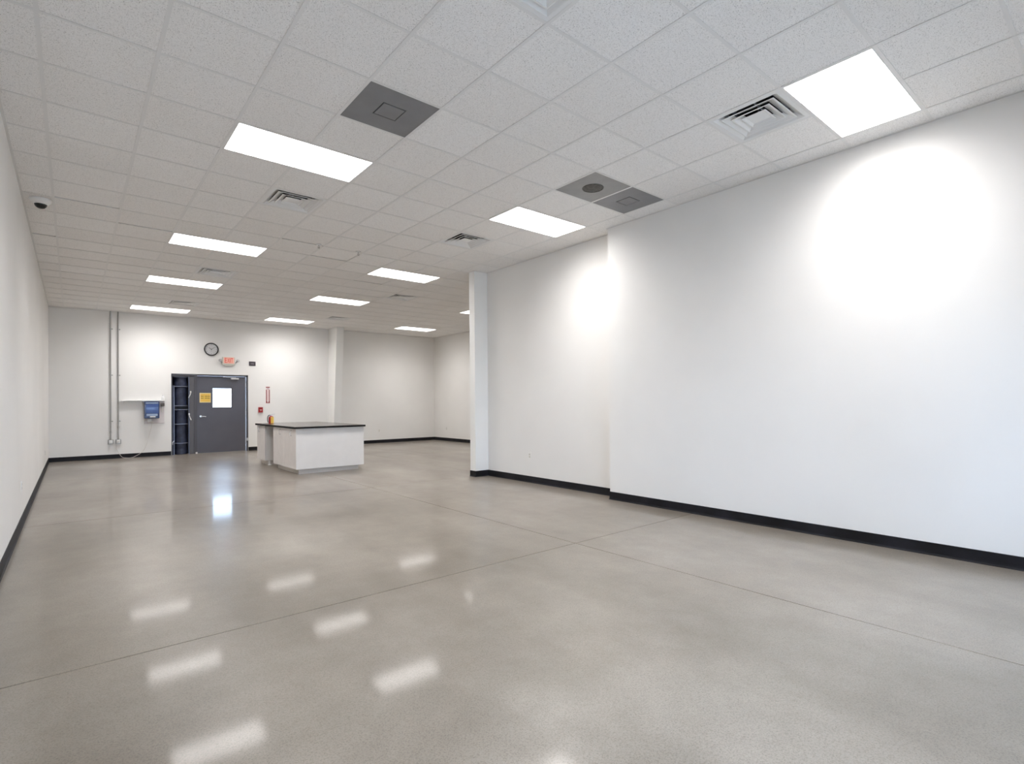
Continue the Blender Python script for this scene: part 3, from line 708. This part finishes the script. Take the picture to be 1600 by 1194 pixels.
# conduits with boxes
for xx, lb, zc in ((0.728, 'left of the two grey steel conduits running down the back wall', 0.66), (0.880, 'right of the two grey steel conduits running down the back wall', 0.78)):
    t_ = thing('wall_conduit', lb, 'conduit', (xx, YB-0.026, 0.478), 'steel conduits on the back wall')
    b = BM(); cyl(b, (0, 0, 0), (0, 0, HC-0.478), 0.0145, seg=14); obj('pipe', b, 'conduit', t_, True)
    b = BM(); cyl(b, (0, 0, zc-0.478-0.03), (0, 0, zc-0.478+0.03), 0.020, seg=14); obj('coupling', b, 'conduit', t_, True)
    b = BM(); cyl(b, (0, 0, -0.006), (0, 0, 0.022), 0.019, seg=6); obj('connector', b, 'conduit', t_)
    for z in (0.45, 1.6, 2.75):
        b = BM(); cyl(b, (0, 0, z-0.012), (0, 0, z+0.012), 0.0165, seg=14); box(b, (0.012, 0.012, z-0.012), (0.045, 0.0255, z+0.012)); obj('strap', b, 'conduit', t_)
for xx, lb in ((0.728, 'steel outlet box at the foot of the left conduit'), (0.880, 'steel outlet box with a white plug at the foot of the right conduit')):
    t_ = thing('outlet_box', lb, 'outlet box', (xx, YB, 0.422), 'outlet boxes under the conduits')
    b = BM(); box(b, (-0.056, -0.050, -0.058), (0.056, 0, 0.054), 0.006, 2); obj('steel_box', b, 'box', t_)
    b = BM(); box(b, (-0.036, -0.054, -0.044), (0.036, -0.049, 0.044), 0.003, 1); obj('receptacle', b, 'white_metal', t_)
    if xx > 0.8:
        b = BM(); box(b, (-0.016, -0.085, -0.006), (0.022, -0.053, 0.032), 0.006, 2); obj('socket_cover', b, 'white_plastic', t_)
    else:
        b = BM(); box(b, (-0.018, -0.058, -0.030), (0.018, -0.053, 0.030), 0.003, 1); obj('socket_face', b, 'white_plastic', t_)
# shelf rail
t_ = thing('wall_shelf', 'thin white shelf on two brackets left of the towel dispenser', 'shelf', (1.40, YB, 1.432))
b = BM(); box(b, (-0.465, -0.10, 0), (0.455, 0, 0.019), 0.003, 1); obj('shelf_board', b, 'white_metal', t_)
for xx in (-0.40, -0.025):
    b = BM(); box(b, (xx-0.012, -0.085, -0.010), (xx+0.012, -0.0, 0.0)); box(b, (xx-0.012, -0.010, -0.085), (xx+0.012, 0, 0.0))
    tube(b, [(xx, -0.075, -0.006), (xx, -0.03, -0.035), (xx, -0.008, -0.080)], 0.006, 6); obj('bracket', b, 'white_plastic', t_)
# backing board
b = BM(); box(b, (1.66-1.66, -0.014, 0), (1.850-1.66, 0, 0.578), 0.002, 1); box(b, (-0.24, -0.014, 0), (0.002, 0, 0.150), 0.002, 1); box(b, (-0.24, -0.026, 0), (0.190, -0.013, 0.020), 0.003, 1)
tag(obj('backing_board', b, 'board', loc=(1.66, YB, 0.852)), 'white board behind and right of the blue towel dispenser', 'board')
# towel dispenser
t_ = thing('towel_dispenser', 'navy blue translucent paper towel dispenser on the back wall', 'dispenser', (1.563, YB-0.015, 0.985))
b = BM(); box(b, (-0.160, -0.20, 0.0), (0.160, 0, 0.432), 0.022, 3); obj('housing', b, 'navy', t_, True)
b = BM(); box(b, (-0.132, -0.208, 0.125), (0.134, -0.190, 0.368), 0.008, 2); obj('blue_window', b, 'blue', t_, True)
b = BM(); box(b, (-0.132, -0.206, 0.378), (0.134, -0.190, 0.406), 0.006, 2); obj('top_strip', b, 'pale_blue', t_, True)
b = BM(); box(b, (-0.118, -0.206, 0.058), (0.120, -0.190, 0.118), 0.008, 2); obj('clear_window', b, 'pale_blue', t_, True)
b = BM(); box(b, (-0.045, -0.209, 0.028), (0.075, -0.190, 0.056), 0.008, 2); obj('paper_slot', b, 'white_plastic', t_, True)
# power adapter and cord
t_ = thing('power_adapter', 'white power adapter below the blue towel dispenser', 'power adapter', (1.52, YB-0.015, 0.905))
b = BM(); box(b, (-0.045, -0.055, -0.02), (0.045, 0, 0.070), 0.008, 2); obj('adapter_body', b, 'white_plastic', t_, True)
b = BM(); box(b, (0.02, -0.062, -0.035), (0.085, -0.012, 0.0), 0.006, 2); obj('plug_head', b, 'ivory', t_, True)
b = BM(); yy = YB-0.045
pts = [(1.575, yy, 0.872), (1.555, yy, 0.72), (1.505, yy, 0.50), (1.455, yy, 0.30), (1.40, yy, 0.17), (1.33, YB-0.05, 0.10), (1.25, YB-0.07, 0.050), (1.15, YB-0.10, 0.009), (1.04, YB-0.10, 0.007), (0.955, YB-0.085, 0.03), (0.895, YB-0.05, 0.12), (0.85, yy, 0.22), (0.838, yy, 0.33), (0.862, YB-0.09, 0.410), (0.880, YB-0.091, 0.428)]
tube(b, pts, 0.0042, 8); tag(obj('extension_cord', b, 'cord', smooth=True), 'thin white power cord looping from the dispenser down to the floor', 'cord')
# bottle and holder
t_ = thing('soap_bottle', 'white plastic bottle on the right end of the wall shelf', 'bottle', (1.818, YB-0.052, 1.451))
b = BM(); lathe(b, [(0, 0), (0.036, 0.0), (0.038, 0.01), (0.038, 0.075), (0.030, 0.098), (0.015, 0.108), (0.013, 0.12), (0, 0.12)], seg=24); obj('bottle_body', b, 'clear_white', t_, True)
b = BM(); lathe(b, [(0, 0.118), (0.016, 0.118), (0.016, 0.142), (0.006, 0.146), (0.006, 0.172), (0, 0.172)], seg=16); box(b, (-0.035, -0.008, 0.168), (0.010, 0.008, 0.180), 0.003, 1); obj('pump_cap', b, 'white_plastic', t_, True)
t_ = thing('hanging_holder', 'small dark holder with a hanging tube, right of the towel dispenser', 'holder', (1.812, YB-0.0145, 1.335))
b = BM(); box(b, (-0.036, -0.06, -0.036), (0.036, 0, 0.036), 0.006, 2); obj('clip_body', b, 'cloth_grey', t_)
b = BM(); tube(b, [(-0.012, -0.03, -0.034), (-0.014, -0.03, -0.10), (-0.012, -0.028, -0.165)], 0.008, 8); lathe(b, [(0, -0.022), (0.012, -0.018), (0.013, 0.0), (0, 0.004)], (-0.012, -0.028, -0.172), 'Z', 12); obj('hanging_tube', b, 'ivory', t_, True)

# ================================================================== ISLAND
IX0, IX1 = 3.200, 4.530; CT = 0.860; TK = 0.100
def pull(b, y, z):
    hh = 0.048; tube(b, [(0, y, z-hh), (-0.030, y, z-hh), (-0.034, y, z-hh+0.006), (-0.034, y, z+hh-0.006), (-0.030, y, z+hh), (0, y, z+hh)], 0.0062, 8, False); return b
# near cabinet
t_ = thing('island_cabinet', 'wide white laminate base cabinet at the near end of the island', 'cabinet', (IX0, 10.17, 0))
L = IX1-IX0; D = 1.45
b = BM(); box(b, (0.020, 0.018, TK), (L-0.0, D, CT), 0.001, 1); obj('carcass', b, 'cabinet', t_)
b = BM(); box(b, (0.0, 0.0, TK-0.004), (L+0.0, 0.0175, CT-0.001), 0.0015, 1); obj('end_panel', b, 'cabinet', t_)
b = BM(); box(b, (0.075, 0.085, 0), (L-0.08, D-0.05, TK)); obj('toe_kick', b, 'toe', t_)
for (ya, yb, yh) in ((0.0205, 0.735, 0.24), (0.7385, 1.447, 0.93)):
    b = BM(); box(b, (0.0, ya, TK-0.002), (0.0185, yb, CT-0.004), 0.0015, 1); d_ = obj('cabinet_door', b, 'cab_door_shaded', t_)
    obj('pull_handle', pull(BM(), yh, 0.770), 'chrome', d_, True)
# far cabinet
t_ = thing('island_cabinet', 'narrow white laminate base cabinet at the far end of the island, past the knee space', 'cabinet', (IX0, 12.235, 0))
D = 0.63
b = BM(); box(b, (0.020, 0.0, TK), (L-0.0, D, CT), 0.001, 1); obj('carcass', b, 'cabinet', t_)
b = BM(); box(b, (0.070, 0.035, 0), (L-0.08, D-0.05, TK)); obj('toe_kick', b, 'toe', t_)
b = BM(); box(b, (0.0, 0.003, TK-0.002), (0.0185, D-0.003, CT-0.004), 0.0015, 1); d_ = obj('cabinet_door', b, 'cab_door_shaded', t_)
obj('pull_handle', pull(BM(), 0.40, 0.770), 'chrome', d_, True)
b = BM(); lathe(b, [(0, 0), (0.016, 0), (0.016, 0.004), (0, 0.005)], (0, 0, 0), 'Z', 16)
bmesh.ops.rotate(b, matrix=Matrix.Rotation(-PI/2, 3, 'Y'), verts=b.verts); move(b, (0.001, 0.16, 0.800)); obj('round_sticker', b, 'white_plastic', d_)
b = BM(); lathe(b, [(0, 0), (0.040, 0.0), (0.036, 0.012), (0.014, 0.022), (0.014, TK), (0, TK)], (0.10, 0.015, 0), 'Z', 18); obj('levelling_foot', b, 'white_plastic', t_, True)
# rear apron closing the knee space
b = BM(); box(b, (0, 0, 0), (0.018, 12.233-11.622, 0.76)); tag(obj('knee_space_back', b, 'cabinet', loc=(IX1-0.03, 11.621, TK)), 'white back panel closing the island knee space', 'panel')
# top
t_ = thing('countertop', 'dark brown laminate countertop of the island', 'countertop', (3.165, 10.115, CT))
b = BM(); box(b, (0, 0, 0.001), (1.378, 2.765, 0.036), 0.002, 2); obj('top_slab', b, 'counter', t_)
b = BM()
e = 0.0016
for lo, hi in [((-e, -e, 0), (1.378+e, 0, 0.0352)), ((-e, 0, 0), (0, 2.765, 0.0352)), ((1.378, 0, 0), (1.378+e, 2.765, 0.0352)), ((-e, 2.765, 0), (1.378+e, 2.765+e, 0.0352))]: box(b, lo, hi)
obj('edge_band', b, 'counter_edge', t_)

# extinguisher on the counter
t_ = thing('fire_extinguisher', 'small red fire extinguisher with yellow label and black hose on the countertop', 'fire extinguisher', (3.345, 12.30, CT+0.036))
b = BM(); lathe(b, [(0, 0), (0.048, 0), (0.052, 0.006), (0.052, 0.125), (0.046, 0.150), (0.026, 0.166), (0.016, 0.172), (0, 0.172)], seg=28); obj('cylinder_body', b, 'red', t_, True)
b = BM(); seg = 16; ra = 0.0535
A = []; Bv = []
for i in range(seg+1):
    a = math.radians(-115 + 150*i/seg); A.append(b.verts.new((ra*math.cos(a), ra*math.sin(a), 0.012))); Bv.append(b.verts.new((ra*math.cos(a), ra*math.sin(a), 0.150)))
for i in range(seg): b.faces.new((A[i], A[i+1], Bv[i+1], Bv[i]))
obj('yellow_label', b, 'yellow', t_, True)
b = BM(); box(b, (-0.012, -0.012, 0.170), (0.012, 0.012, 0.190)); box(b, (-0.030, -0.008, 0.186), (0.075, 0.008, 0.194), 0.002, 1); tube(b, [(-0.01, 0, 0.192), (0.03, 0, 0.208), (0.085, 0, 0.214)], 0.005, 8); obj('valve_handle', b, 'silver', t_)
b = BM(); tube(b, [(-0.005, 0, 0.182), (-0.045, -0.010, 0.185), (-0.075, -0.020, 0.150), (-0.080, -0.022, 0.09), (-0.070, -0.020, 0.030)], 0.009, 8); obj('hose', b, 'black', t_, True)
b = BM(); lathe(b, [(0, 0), (0.049, 0), (0.050, 0.010), (0.0, 0.010)], seg=28); obj('base_ring', b, 'pinkish', t_, True)

# ================================================================== OUTSIDE
b = BM(); box(b, (-30, YB+0.75, -0.25), (40, 60, -0.03)); struct('ground_back', b, 'apron', 'pale concrete yard behind the building')
b = BM(); box(b, (-30, -50, -0.25), (40, YF-0.3, -0.03)); struct('ground_front', b, 'apron', 'pale paving in front of the building')
